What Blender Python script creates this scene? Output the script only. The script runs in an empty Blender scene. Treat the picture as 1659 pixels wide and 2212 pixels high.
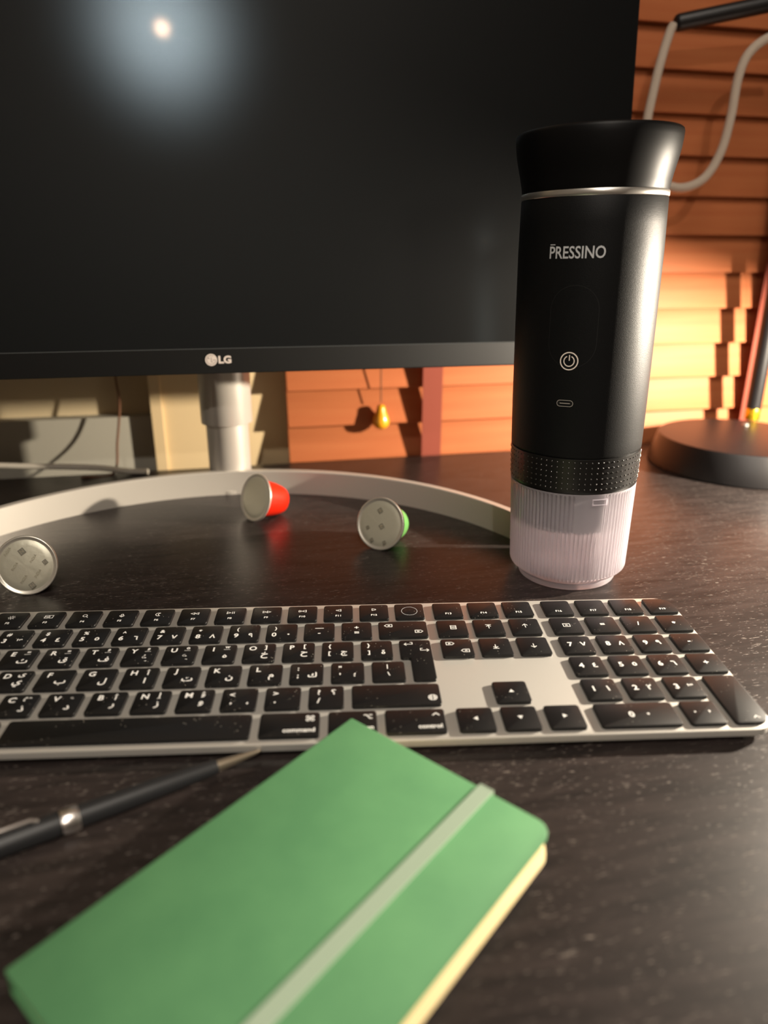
import bpy, bmesh, math, random
from mathutils import Vector, Matrix
random.seed(7)
S = 0.001                     # all coordinates below are millimetres
C = bpy.context.scene.collection
V = Vector
pi = math.pi

# ------------------------------------------------------------------ camera
cam_d = bpy.data.cameras.new('camera'); cam = bpy.data.objects.new('camera', cam_d); C.objects.link(cam)
bpy.context.scene.camera = cam
R = ((0.9986476, -0.0519266, 0.0025503), (-0.0154770, -0.3437664, -0.9389277), (0.0496320, 0.9376184, -0.3441052))
right, down, fwd = (V(r) for r in R)
m = Matrix((right, -down, -fwd)).transposed().to_4x4()
CAMP = V((233.27, -346.26, 192.96))
m.translation = CAMP * S
cam.matrix_world = m
cam_d.sensor_fit = 'HORIZONTAL'; cam_d.sensor_width = 36.0
cam_d.lens = 36.0 * 1532.73 / 1659.0
cam_d.clip_start = 0.01; cam_d.clip_end = 50
cam_d.dof.use_dof = True; cam_d.dof.focus_distance = 0.395; cam_d.dof.aperture_fstop = 6.4

# ------------------------------------------------------------------ world, exposure, lights
sc = bpy.context.scene
w = bpy.data.worlds.new('world'); sc.world = w; w.use_nodes = True
w.node_tree.nodes['Background'].inputs[0].default_value = (0.06, 0.07, 0.09, 1)
w.node_tree.nodes['Background'].inputs[1].default_value = 0.3
sc.view_settings.view_transform = 'Standard'; sc.view_settings.look = 'None'
sc.view_settings.exposure = 0.14; sc.view_settings.gamma = 1; sc.view_settings.use_curve_mapping = False
sc.cycles.use_denoising = True
sc.cycles.max_bounces = 10; sc.cycles.transparent_max_bounces = 24; sc.cycles.transmission_bounces = 10
sc.cycles.sample_clamp_indirect = 4.0

def light(name, kind, loc, power, col, size=0.1, aim=None, **kw):
    d = bpy.data.lights.new(name, kind); d.energy = power; d.color = col
    if kind == 'AREA': d.shape = 'DISK'; d.size = size
    elif kind in ('POINT', 'SPOT'): d.shadow_soft_size = size
    for k, v in kw.items(): setattr(d, k, v)
    o = bpy.data.objects.new(name, d); C.objects.link(o); o.location = V(loc) * S
    if aim: o.rotation_euler = V(aim).to_track_quat('-Z', 'Y').to_euler()
    return o
LAMP_HEAD = V((800, 72, 162)); LAMP_AXIS = V((-0.23, -0.09, -0.965)).normalized()
CEIL_P = None
# added soft area light for warm ambient fill, up and behind the camera
light('ambient_fill', 'AREA', (350, -900, 1560), 14.0, (1.0, 0.90, 0.78), 0.7, (0, 0.15, -1))

# ------------------------------------------------------------------ helpers
def lin(c):
    return tuple(((x / 12.92) if x <= 0.04045 else ((x + 0.055) / 1.055) ** 2.4) for x in c)
def hx(h):
    return lin(tuple(int(h[i:i + 2], 16) / 255 for i in (0, 2, 4)))

def mat(name, col, rough=0.5, metal=0.0, spec=0.5, bump=None, var=None, coat=0.0, coat_rough=0.1, aniso=0, trans=0, ior=1.5, sss=0):
    mt = bpy.data.materials.new(name); mt.use_nodes = True
    nt = mt.node_tree; b = nt.nodes['Principled BSDF']
    b.inputs['Base Color'].default_value = (*col, 1)
    b.inputs['Roughness'].default_value = rough; b.inputs['Metallic'].default_value = metal
    b.inputs['Specular IOR Level'].default_value = spec; b.inputs['IOR'].default_value = ior
    b.inputs['Coat Weight'].default_value = coat; b.inputs['Coat Roughness'].default_value = coat_rough
    b.inputs['Transmission Weight'].default_value = trans
    if aniso: b.inputs['Anisotropic'].default_value = aniso
    tc = nt.nodes.new('ShaderNodeTexCoord')
    if bump:
        sc_, st, dist = bump
        n = nt.nodes.new('ShaderNodeTexNoise'); n.inputs['Scale'].default_value = sc_; n.inputs['Detail'].default_value = 3
        nt.links.new(tc.outputs['Object'], n.inputs['Vector'])
        bp = nt.nodes.new('ShaderNodeBump'); bp.inputs['Strength'].default_value = st; bp.inputs['Distance'].default_value = dist * S
        nt.links.new(n.outputs['Fac'], bp.inputs['Height']); nt.links.new(bp.outputs['Normal'], b.inputs['Normal'])
    if var:
        sc_, col2, lo, hi = var[:4]
        n = nt.nodes.new('ShaderNodeTexNoise'); n.inputs['Scale'].default_value = sc_; n.inputs['Detail'].default_value = 4
        if len(var) > 4:
            mp = nt.nodes.new('ShaderNodeMapping'); mp.inputs['Scale'].default_value = var[4]
            nt.links.new(tc.outputs['Object'], mp.inputs['Vector']); nt.links.new(mp.outputs['Vector'], n.inputs['Vector'])
        else: nt.links.new(tc.outputs['Object'], n.inputs['Vector'])
        r = nt.nodes.new('ShaderNodeValToRGB'); r.color_ramp.elements[0].position = lo; r.color_ramp.elements[1].position = hi
        r.color_ramp.elements[0].color = (*col, 1); r.color_ramp.elements[1].color = (*col2, 1)
        nt.links.new(n.outputs['Fac'], r.inputs['Fac']); nt.links.new(r.outputs['Color'], b.inputs['Base Color'])
    return mt

def emis(name, col, st):
    mt = bpy.data.materials.new(name); mt.use_nodes = True; nt = mt.node_tree
    b = nt.nodes['Principled BSDF']; b.inputs['Base Color'].default_value = (*col, 1)
    b.inputs['Emission Color'].default_value = (*col, 1); b.inputs['Emission Strength'].default_value = st
    return mt

def empty(name, loc=(0, 0, 0), rot=(0, 0, 0), label=None, cat=None, group=None, kind=None):
    o = bpy.data.objects.new(name, None); C.objects.link(o); o.location = V(loc) * S; o.rotation_euler = rot
    o.empty_display_size = 0.01
    tag(o, label, cat, group, kind); return o
def tag(o, label=None, cat=None, group=None, kind=None):
    if label: o['label'] = label
    if cat: o['category'] = cat
    if group: o['group'] = group
    if kind: o['kind'] = kind
    return o

class MB:
    """collects geometry in mm, builds one mesh"""
    def __init__(s): s.v = []; s.f = []
    def add(s, vs, fs):
        k = len(s.v); s.v += [tuple(x) for x in vs]; s.f += [tuple(i + k for i in f) for f in fs]; return s
    def box(s, x0, x1, y0, y1, z0, z1):
        return s.add([(x, y, z) for x in (x0, x1) for y in (y0, y1) for z in (z0, z1)],
                     [(0, 1, 3, 2), (4, 6, 7, 5), (0, 4, 5, 1), (2, 3, 7, 6), (0, 2, 6, 4), (1, 5, 7, 3)])
    def lathe(s, prof, n=64, closed=False, rfun=None, c=(0, 0)):
        """prof: list of (r, z); r=0 ends become poles"""
        rings = []; vs = []
        for (r, z) in prof:
            if r <= 1e-6: rings.append([len(vs)]); vs.append((c[0], c[1], z))
            else:
                rings.append(list(range(len(vs), len(vs) + n)))
                for i in range(n):
                    a = 2 * pi * i / n; rr = rfun(r, z, a) if rfun else r
                    vs.append((c[0] + rr * math.cos(a), c[1] + rr * math.sin(a), z))
        fs = []
        pairs = list(zip(rings, rings[1:])) + ([(rings[-1], rings[0])] if closed else [])
        for A, B in pairs:
            if len(A) == 1 and len(B) == 1: continue
            for i in range(n):
                j = (i + 1) % n
                if len(A) == 1: fs.append((A[0], B[j], B[i]))
                elif len(B) == 1: fs.append((A[i], A[j], B[0]))
                else: fs.append((A[i], A[j], B[j], B[i]))
        return s.add(vs, fs)
    def tube(s, pts, r, n=12, cap=True):
        pts = [V(p) for p in pts]; vs = []; fs = []; up = None
        rr = r if isinstance(r, (list, tuple)) else [r] * len(pts)
        for i, p in enumerate(pts):
            t = (pts[min(i + 1, len(pts) - 1)] - pts[max(i - 1, 0)]).normalized()
            if up is None: up = V((0, 0, 1)) if abs(t.z) < 0.9 else V((1, 0, 0))
            a = t.cross(up).normalized(); up = a.cross(t).normalized()
            for k in range(n):
                an = 2 * pi * k / n; vs.append(p + (a * math.cos(an) + up * math.sin(an)) * rr[i])
        for i in range(len(pts) - 1):
            for k in range(n):
                j = (k + 1) % n; fs.append((i * n + k, i * n + j, (i + 1) * n + j, (i + 1) * n + k))
        if cap: fs.append(tuple(range(n - 1, -1, -1))); fs.append(tuple(range((len(pts) - 1) * n, len(pts) * n)))
        return s.add(vs, fs)
    def prism(s, poly, z0, z1, bev=0.0, bev_bot=False):
        """extruded polygon (ccw) with a chamfered top edge"""
        n = len(poly)
        levels = [(0.0, z0)]
        if bev_bot: levels = [(bev, z0), (0.0, z0 + bev)]
        if bev: levels += [(0.0, z1 - bev), (bev * 0.3, z1 - bev * 0.3), (bev, z1)]
        else: levels += [(0.0, z1)]
        vs = []
        for off, z in levels:
            q = inset(poly, off) if off else poly
            vs += [(x, y, z) for x, y in q]
        fs = [tuple(range(n - 1, -1, -1))]
        for l in range(len(levels) - 1):
            for i in range(n):
                j = (i + 1) % n; fs.append((l * n + i, l * n + j, (l + 1) * n + j, (l + 1) * n + i))
        fs.append(tuple(range((len(levels) - 1) * n, len(levels) * n)))
        return s.add(vs, fs)
    def map(s, fn): s.v = [tuple(fn(V(p))) for p in s.v]; return s
    def mesh(s, name, smooth=30):
        me = bpy.data.meshes.new(name)
        me.from_pydata([(x * S, y * S, z * S) for x, y, z in s.v], [], s.f)
        bm = bmesh.new(); bm.from_mesh(me); bmesh.ops.recalc_face_normals(bm, faces=bm.faces); bm.to_mesh(me); bm.free()
        if smooth:
            me.shade_smooth(); me.set_sharp_from_angle(angle=math.radians(smooth))
        return me
    def build(s, name, mt, parent=None, smooth=30, loc=None, rot=None):
        me = s.mesh(name, smooth); me.materials.append(mt)
        return put(name, me, parent, loc, rot)

def put(name, me, parent=None, loc=None, rot=None):
    o = bpy.data.objects.new(name, me); C.objects.link(o)
    if parent: o.parent = parent
    if loc is not None: o.location = V(loc) * S
    if rot is not None: o.rotation_euler = rot
    return o

def inset(poly, d):
    n = len(poly); out = []
    for i in range(n):
        p0, p1, p2 = V(poly[i - 1]), V(poly[i]), V(poly[(i + 1) % n])
        e1 = (p1 - p0).normalized(); e2 = (p2 - p1).normalized()
        n1 = V((-e1.y, e1.x)); n2 = V((-e2.y, e2.x)); b = n1 + n2
        if b.length < 1e-6: out.append(tuple(p1 + n1 * d)); continue
        b.normalize(); out.append(tuple(p1 + b * (d / max(0.35, b.dot(n1)))))
    return out

def rrect(x0, x1, y0, y1, r, seg=5):
    if not isinstance(r, (list, tuple)): r = [r] * 4            # order: BR, TR, TL, BL
    out = []
    for (cx, cy, a0, rr, sx, sy) in ((x1, y0, -90, r[0], -1, 1), (x1, y1, 0, r[1], -1, -1), (x0, y1, 90, r[2], 1, -1), (x0, y0, 180, r[3], 1, 1)):
        for k in range(seg + 1):
            a = math.radians(a0 + 90 * k / seg)
            out.append((cx + sx * rr + rr * math.cos(a), cy + sy * rr + rr * math.sin(a)))
    return out

_tc = {}
def text_geo(s, size, bold=0.0):
    """flat text outline mesh, origin at centre of its bounding box"""
    key = (s, size, bold)
    if key in _tc: return _tc[key]
    cu = bpy.data.curves.new('t', 'FONT'); cu.body = s; cu.size = 1.0; cu.resolution_u = 3; cu.fill_mode = 'FRONT'; cu.offset = bold
    o = bpy.data.objects.new('t', cu)
    me = o.to_mesh(); vs = [(v.co.x, v.co.y) for v in me.vertices]; fs = [tuple(p.vertices) for p in me.polygons]
    o.to_mesh_clear(); bpy.data.objects.remove(o); bpy.data.curves.remove(cu)
    if not vs: _tc[key] = ([], [], 0, 0); return _tc[key]
    x0, x1 = min(v[0] for v in vs), max(v[0] for v in vs); y0, y1 = min(v[1] for v in vs), max(v[1] for v in vs)
    vs = [((x - (x0 + x1) / 2) * size, (y - (y0 + y1) / 2) * size) for x, y in vs]
    _tc[key] = (vs, fs, (x1 - x0) * size, (y1 - y0) * size); return _tc[key]

def strokes(mb, lines, wd, z, ox=0, oy=0):
    """flat mitred ribbons along polylines"""
    for ln in lines:
        closed = len(ln) > 2 and ln[0] == ln[-1]
        p = [V(q) for q in (ln[:-1] if closed else ln)]; n = len(p); L = []; Rr = []
        for i in range(n):
            a = p[i - 1] if (i or closed) else p[i]; b = p[(i + 1) % n] if (i < n - 1 or closed) else p[i]
            e1 = (p[i] - a).normalized() if (p[i] - a).length > 1e-9 else (b - p[i]).normalized()
            e2 = (b - p[i]).normalized() if (b - p[i]).length > 1e-9 else e1
            n1 = V((-e1.y, e1.x)); n2 = V((-e2.y, e2.x)); bb = (n1 + n2)
            bb = bb.normalized() if bb.length > 1e-6 else n1
            k = wd / 2 / max(0.5, bb.dot(n1)); q = p[i]
            ext = V((0, 0))
            if not closed: ext = (-e2 if i == 0 else e1 if i == n - 1 else V((0, 0))) * wd * 0.25
            L.append(q + bb * k + ext); Rr.append(q - bb * k + ext)
        vs = [(v.x + ox, v.y + oy, z) for v in L] + [(v.x + ox, v.y + oy, z) for v in Rr]
        fs = [(n + i, n + (i + 1) % n, (i + 1) % n, i) for i in range(n if closed else n - 1)]
        mb.add(vs, fs)
    return mb
def arc(cx, cy, r, a0, a1, n=14, ry=None):
    ry = r if ry is None else ry
    pts = [(cx + r * math.cos(math.radians(a0 + (a1 - a0) * i / n)), cy + ry * math.sin(math.radians(a0 + (a1 - a0) * i / n))) for i in range(n + 1)]
    if abs(abs(a1 - a0) - 360) < 1e-6: pts[-1] = pts[0]
    return pts

# ------------------------------------------------------------------ materials
def wood_dark():
    mt = bpy.data.materials.new('dark_stained_wood'); mt.use_nodes = True; nt = mt.node_tree; b = nt.nodes['Principled BSDF']
    L = nt.links.new; N = nt.nodes.new
    tc = N('ShaderNodeTexCoord'); mp = N('ShaderNodeMapping'); mp.inputs['Rotation'].default_value = (0, 0, math.radians(3))
    mp.inputs['Scale'].default_value = (5, 38, 38); L(tc.outputs['Object'], mp.inputs['Vector'])
    n1 = N('ShaderNodeTexNoise'); n1.inputs['Scale'].default_value = 6; n1.inputs['Detail'].default_value = 6; L(mp.outputs[0], n1.inputs['Vector'])
    r1 = N('ShaderNodeValToRGB'); r1.color_ramp.elements[0].position = 0.3; r1.color_ramp.elements[1].position = 0.75
    r1.color_ramp.elements[0].color = (*hx('1d1918'), 1); r1.color_ramp.elements[1].color = (*hx('332c2a'), 1); L(n1.outputs['Fac'], r1.inputs[0])
    # pores along the grain, their glints painted in as short pale flecks
    mp2 = N('ShaderNodeMapping'); mp2.inputs['Rotation'].default_value = (0, 0, math.radians(3)); mp2.inputs['Scale'].default_value = (0.28, 1.6, 1.6)
    L(tc.outputs['Object'], mp2.inputs['Vector'])
    n2 = N('ShaderNodeTexNoise'); n2.inputs['Scale'].default_value = 900; n2.inputs['Detail'].default_value = 2; n2.inputs['Roughness'].default_value = 0.6; L(mp2.outputs[0], n2.inputs['Vector'])
    r2 = N('ShaderNodeValToRGB'); r2.color_ramp.elements[0].position = 0.64; r2.color_ramp.elements[1].position = 0.72
    r2.color_ramp.elements[0].color = (0, 0, 0, 1); r2.color_ramp.elements[1].color = (1, 1, 1, 1); L(n2.outputs['Fac'], r2.inputs[0])
    # the flecks come in drifts
    n3 = N('ShaderNodeTexNoise'); n3.inputs['Scale'].default_value = 28; n3.inputs['Detail'].default_value = 2; L(tc.outputs['Object'], n3.inputs['Vector'])
    mu = N('ShaderNodeMath'); mu.operation = 'MULTIPLY'; L(r2.outputs[0], mu.inputs[0]); L(n3.outputs['Fac'], mu.inputs[1])
    mx = N('ShaderNodeMix'); mx.data_type = 'RGBA'; L(mu.outputs[0], mx.inputs[0]); L(r1.outputs[0], mx.inputs[6])
    mx.inputs[7].default_value = (*hx('8d837b'), 1); L(mx.outputs[2], b.inputs['Base Color'])
    # relief: bump from the fleck mask, then from grain noise
    bp = N('ShaderNodeBump'); bp.inputs['Strength'].default_value = 0.35; bp.inputs['Distance'].default_value = 0.0002
    L(r2.outputs[0], bp.inputs['Height'])
    bp2 = N('ShaderNodeBump'); bp2.inputs['Strength'].default_value = 0.12; bp2.inputs['Distance'].default_value = 0.0004
    n4 = N('ShaderNodeTexNoise'); n4.inputs['Scale'].default_value = 60; n4.inputs['Detail'].default_value = 3; L(mp.outputs[0], n4.inputs['Vector']); n4.inputs['Scale'].default_value = 20
    L(n4.outputs['Fac'], bp2.inputs['Height']); L(bp.outputs['Normal'], bp2.inputs['Normal']); L(bp2.outputs['Normal'], b.inputs['Normal'])
    b.inputs['Roughness'].default_value = 0.35; b.inputs['Specular IOR Level'].default_value = 0.27
    return mt

def key_mat():
    mt = mat('black_keycap_plastic', hx('0c0c0d'), rough=0.42, spec=0.42); nt = mt.node_tree; b = nt.nodes['Principled BSDF']; L = nt.links.new; N = nt.nodes.new
    g = N('ShaderNodeNewGeometry')
    v = N('ShaderNodeTexVoronoi'); v.inputs['Scale'].default_value = 560; v.inputs['Randomness'].default_value = 1; L(g.outputs['Position'], v.inputs['Vector'])
    r = N('ShaderNodeValToRGB'); r.color_ramp.elements[0].position = 0.07; r.color_ramp.elements[0].color = (1, 1, 1, 1); r.color_ramp.elements[1].position = 0.13; r.color_ramp.elements[1].color = (0, 0, 0, 1)
    L(v.outputs['Distance'], r.inputs[0])
    n = N('ShaderNodeTexNoise'); n.inputs['Scale'].default_value = 90; n.inputs['Detail'].default_value = 4; L(g.outputs['Position'], n.inputs['Vector'])
    r2 = N('ShaderNodeValToRGB'); r2.color_ramp.elements[0].position = 0.5; r2.color_ramp.elements[1].position = 0.60; L(n.outputs['Fac'], r2.inputs[0])
    mu = N('ShaderNodeMath'); mu.operation = 'MULTIPLY'; L(r.outputs[0], mu.inputs[0]); L(r2.outputs[0], mu.inputs[1])
    mx = N('ShaderNodeMix'); mx.data_type = 'RGBA'; L(mu.outputs[0], mx.inputs[0]); mx.inputs[6].default_value = (*hx('0c0c0d'), 1); mx.inputs[7].default_value = (*hx('a09a90'), 1)
    L(mx.outputs[2], b.inputs['Base Color'])
    return mt

M = {}
M['desk'] = wood_dark()
M['key'] = key_mat()
M['legend'] = mat('white_key_print', hx('e9e9e6'), rough=0.5)
M['alu'] = mat('silver_aluminium', hx('c9c6bf'), rough=0.42, metal=0.55, bump=(2500, 0.15, 0.05))
M['kb_under'] = mat('keyboard_underside', hx('3a3a3a'), rough=0.6)
M['body'] = mat('matte_black_metallic_paint', hx('101112'), rough=0.46, spec=0.17, metal=0.05, bump=(2600, 0.8, 0.10))
M['lidm'] = mat('satin_black_plastic', hx('0b0b0c'), rough=0.42, spec=0.16, bump=(1800, 0.12, 0.05))
M['band'] = mat('glossy_black_grip', hx('0b0b0b'), rough=0.34, spec=0.5); M['dots'] = mat('polished_black_dots', hx('0b0b0b'), rough=0.12, spec=1.0, coat=1.0)
M['silver'] = mat('brushed_silver', hx('cfccc6'), rough=0.32, metal=0.9, bump=(900, 0.08, 0.05))
M['print'] = mat('light_grey_print', hx('c4c6c8'), rough=0.45)
M['iconp'] = mat('cream_white_print', hx('f2e6da'), rough=0.45)
M['groove'] = mat('black_groove', hx('010101'), rough=0.7)
M['port'] = mat('port_metal', hx('b0aaa2'), rough=0.45, metal=0.2)
M['inner'] = mat('dark_smoke_plastic', hx('15171b'), rough=0.35)
def screen_mat():
    mt = bpy.data.materials.new('matte_black_screen'); mt.use_nodes = True; nt = mt.node_tree; L = nt.links.new; N = nt.nodes.new
    b = nt.nodes['Principled BSDF']; out = nt.nodes['Material Output']
    b.inputs['Base Color'].default_value = (*hx('050607'), 1); b.inputs['Roughness'].default_value = 0.5; b.inputs['Specular IOR Level'].default_value = 0.13
    g = N('ShaderNodeBsdfAnisotropic'); g.distribution = 'BECKMANN'; g.inputs['Roughness'].default_value = 0.205; g.inputs['Color'].default_value = (0.013, 0.0178, 0.0215, 1)
    h = N('ShaderNodeBsdfAnisotropic'); h.distribution = 'BECKMANN'; h.inputs['Roughness'].default_value = 0.06; h.inputs['Color'].default_value = (0.0009, 0.0006, 0.0004, 1)
    a1 = N('ShaderNodeAddShader'); a2 = N('ShaderNodeAddShader')
    L(b.outputs[0], a1.inputs[0]); L(g.outputs[0], a1.inputs[1]); L(a1.outputs[0], a2.inputs[0]); L(h.outputs[0], a2.inputs[1]); L(a2.outputs[0], out.inputs['Surface'])
    return mt
M['screen'] = screen_mat()
M['bezel'] = mat('black_monitor_plastic', hx('0c0c0c'), rough=0.5, spec=0.25, bump=(1500, 0.1, 0.05))
M['stand'] = mat('silver_painted_stand', hx('c4beb4'), rough=0.38, metal=0.35, bump=(1200, 0.08, 0.05))
M['beige'] = mat('cream_painted_wood', hx('dcc397'), rough=0.55)
M['wall'] = mat('olive_beige_wall_paint', hx('cdbb98'), rough=0.8, bump=(60, 0.1, 0.5))
M['ledge'] = mat('grey_painted_ledge', hx('b0ac9e'), rough=0.6)
M['room'] = mat('warm_white_wall_paint', hx('8c8378'), rough=0.85, bump=(40, 0.1, 0.5))
M['ceil'] = mat('ceiling_paint', hx('b9b4ab'), rough=0.9)
M['floor'] = mat('brown_floor_boards', hx('4a3423'), rough=0.5, var=(8, hx('6b4c33'), 0.3, 0.7, (1, 8, 1)))
M['slat'] = mat('orange_brown_blind_wood', hx('a95f3a'), rough=0.5, spec=0.15, var=(5, hx('b26a42'), 0.3, 0.7, (1.2, 26, 26)), bump=(200, 0.06, 0.2))
M['tape'] = mat('red_brown_ladder_tape', hx('7c3624'), rough=0.85, bump=(1500, 0.3, 0.1))
M['pear'] = mat('yellow_varnished_wood', hx('e09a1c'), rough=0.3, coat=0.5)
M['cord'] = mat('thin_brown_cord', hx('6a4630'), rough=0.9)
M['lamp'] = mat('black_lamp_metal', hx('131112'), rough=0.42, spec=0.4)
M['brass'] = mat('brass', hx('e0b32a'), rough=0.25, metal=0.85)
M['shade_in'] = mat('white_lamp_lining', hx('e8e4da'), rough=0.6)
M['braid'] = mat('grey_braided_fabric', hx('b9a999'), rough=0.9, bump=(1100, 0.6, 0.4))
M['white'] = mat('white_cable_plastic', hx('c9c2b4'), rough=0.45)
M['foil'] = mat('silver_foil', hx('cfccb9'), rough=0.38, metal=0.55, bump=(420, 0.30, 0.25))
M['foil_dark'] = mat('grey_foil_print', hx('8b897c'), rough=0.45, metal=0.6)
M['emb'] = mat('embossed_foil', hx('dcd9c8'), rough=0.25, metal=0.9)
M['rim'] = mat('pale_aluminium_rim', hx('d5d0c4'), rough=0.33, metal=0.7)
M['red'] = mat('red_anodised_capsule', hx('f02a10'), rough=0.34, metal=0.35)
M['green'] = mat('green_anodised_capsule', hx('6fae5e'), rough=0.34, metal=0.35)
M['navy'] = mat('black_anodised_capsule', hx('14161c'), rough=0.3, metal=0.5)
M['cover'] = mat('green_notebook_cloth', hx('53875c'), rough=0.62, spec=0.3, var=(40, hx('5c9163'), 0.35, 0.7), bump=(700, 0.15, 0.1))
M['elastic'] = mat('grey_green_elastic', hx('9cb09a'), rough=0.85, bump=(1800, 0.4, 0.1))
M['page'] = mat('cream_paper', hx('f3dfae'), rough=0.8, var=(900, hx('ead29a'), 0.4, 0.6, (0.05, 0.05, 2)))
M['pen'] = mat('matte_black_pen_barrel', hx('1d1e20'), rough=0.42)
M['chrome'] = mat('polished_chrome', hx('e6e0dc'), rough=0.3, metal=1.0)
M['tip'] = mat('satin_nickel', hx('b9ac98'), rough=0.3, metal=0.9)
M['bulb'] = emis('warm_bulb', (1.0, 0.86, 0.66), 6)

def clear_plastic(name, milk, rough, tint=(1.0, 0.97, 0.97), transp=0.35):
    mt = bpy.data.materials.new(name); mt.use_nodes = True; nt = mt.node_tree; L = nt.links.new; N = nt.nodes.new
    nt.nodes.remove(nt.nodes['Principled BSDF']); out = nt.nodes['Material Output']
    g = N('ShaderNodeBsdfGlass'); g.inputs['IOR'].default_value = 1.46; g.inputs['Roughness'].default_value = rough; g.inputs['Color'].default_value = (*tint, 1)
    t = N('ShaderNodeBsdfTransparent'); t.inputs['Color'].default_value = (*tint, 1)
    d = N('ShaderNodeBsdfDiffuse'); d.inputs['Color'].default_value = (*hx('ebe6ee'), 1)
    tl = N('ShaderNodeBsdfTranslucent'); tl.inputs['Color'].default_value = (*hx('ebe6ee'), 1)
    m0 = N('ShaderNodeMixShader'); m0.inputs[0].default_value = 0.5; L(d.outputs[0], m0.inputs[1]); L(tl.outputs[0], m0.inputs[2])
    m1 = N('ShaderNodeMixShader'); m1.inputs[0].default_value = transp; L(g.outputs[0], m1.inputs[1]); L(t.outputs[0], m1.inputs[2])
    m2 = N('ShaderNodeMixShader'); m2.inputs[0].default_value = milk; L(m1.outputs[0], m2.inputs[1]); L(m0.outputs[0], m2.inputs[2])
    L(m2.outputs[0], out.inputs['Surface'])
    return mt
M['clear'] = clear_plastic('ribbed_clear_plastic', 0.42, 0.04, transp=0.22)
M['clear_base'] = clear_plastic('clear_plastic_base', 0.14, 0.03)

# ------------------------------------------------------------------ wall frame (desk back edge): s along, n behind
YAW = math.radians(8.968)
U = V((math.cos(YAW), math.sin(YAW), 0)); Nn = V((-math.sin(YAW), math.cos(YAW), 0)); O = V((0, 294.25, 0)) + Nn * ((0 - 0))
def W(s, n, z=0): return O + U * s + Nn * n + V((0, 0, z))
def wbox(mb, s0, s1, n0, n1, z0, z1):
    k = MB().box(s0, s1, n0, n1, z0, z1); k.map(lambda p: W(p.x, p.y, p.z)); mb.add(k.v, k.f); return mb

# structure
def struct(name, mb, mt, smooth=0):
    o = mb.build(name, mt, smooth=smooth); o['kind'] = 'structure'; return o
struct('wall_back', wbox(wbox(wbox(wbox(MB(), -1500, 120, 58, 120, -740, 1800), 1150, 2200, 58, 120, -740, 1800), 120, 1150, 58, 120, 1150, 1800), 120, 1150, 58, 120, -740, -120), M['wall'])
struct('wall_left', wbox(MB(), -1560, -1500, -2400, 120, -740, 1800), M['room'])
struct('wall_right', wbox(MB(), 2200, 2260, -2400, 120, -740, 1800), M['room'])
struct('wall_front', wbox(MB(), -1560, 2260, -2460, -2400, -740, 1800), M['room'])
struct('floor', wbox(MB(), -1560, 2260, -2460, 120, -800, -740), M['floor'])
struct('ceiling', wbox(MB(), -1560, 2260, -2460, 120, 1800, 1860), M['ceil'])
# window behind the blind: frame and pane
wn = wbox(wbox(wbox(wbox(MB(), 120, 160, 62, 100, -120, 1150), 1110, 1150, 62, 100, -120, 1150), 160, 1110, 62, 100, 1110, 1150), 160, 1110, 62, 100, -120, -80)
win = struct('window_1', wn, M['beige'])
night = mat('night_glass', hx('0a0d12'), rough=0.05)
wbox(MB(), 160, 1110, 76, 80, -80, 1110).build('pane', night, win, smooth=0)
# cream window casing beside the blind and its head
tr = wbox(MB(), 52, 215, 34, 60, -125, 1240); wbox(tr, 172, 1250, 34, 60, 1150, 1240); wbox(tr, 1130, 1250, 34, 60, -125, 1150)
wbox(tr, 52, 62, 30, 34, -125, 1240)
struct('trim_1', tr, M['beige'])
struct('trim_2', wbox(MB(), -1495, 50, 42, 60, -125, 43), M['ledge'])

# ------------------------------------------------------------------ venetian blind
blind = empty('venetian_blind', W(530, 18, -50), (0, 0, YAW), 'closed orange-brown wooden slat blind hanging at the window behind the desk', 'blind')
def bl(s, n, z): return V((s - 530, n - 12, z + 50))      # wall frame -> blind local (yaw already in root)
PITCH = 35.6; TILT = math.radians(11)
smb = MB().prism(rrect(-372, 372, -19.8, 19.8, 1.2, 3), -1.4, 1.4, 0.5, True)
slat_me = smb.mesh('slat', 30); slat_me.materials.append(M['slat'])
Z0 = 32.5 + 18.5 - PITCH * 2
for i in range(34):
    o = put('slat', slat_me, blind)
    o.location = bl(552, 12 + random.uniform(-.5, .5), Z0 + i * PITCH) * S
    o.rotation_euler = (math.radians(90) - TILT + random.uniform(-.012, .012), 0, 0)
for s0, wd in ((312, 20), (674, 20)):
    t = MB(); t.box(s0 - 530, s0 + wd - 530, -15.2, -14.4, 10, 1250); t.build('ladder_tape', M['tape'], blind, 0)
wb = MB(); wb.box(180 - 530, 924 - 530, -22, 12, 1245, 1290); wb.build('head_rail', M['slat'], blind, 0)
# pull cord with pear-shaped wooden tassel
pc = bl(270.5, -1, 0)
cd = MB().tube([pc + V((0, 0, 1250 - 50)), pc + V((1, 0, 400)), pc + V((0, 0, 55))], 0.7, 6); cdo = cd.build('pull_cord', M['cord'], blind)
pr_ = [(0, 27), (1.5, 29.5), (5, 30), (9.0, 33), (10.6, 38), (10.4, 43), (8.6, 49), (6.4, 55), (5.4, 60), (4.6, 63), (2.5, 64.5), (0, 64.5)]
pt = MB().lathe([(r * 0.78, 31 + (z - 27) * .68) for r, z in pr_], 24, c=(pc.x, pc.y)); pt.map(lambda p: p + V((0, 0, 50 - 4)))
tag(pt.build('cord_tassel', M['pear'], cdo, 60), 'yellow pear-shaped wooden tassel')

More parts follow.
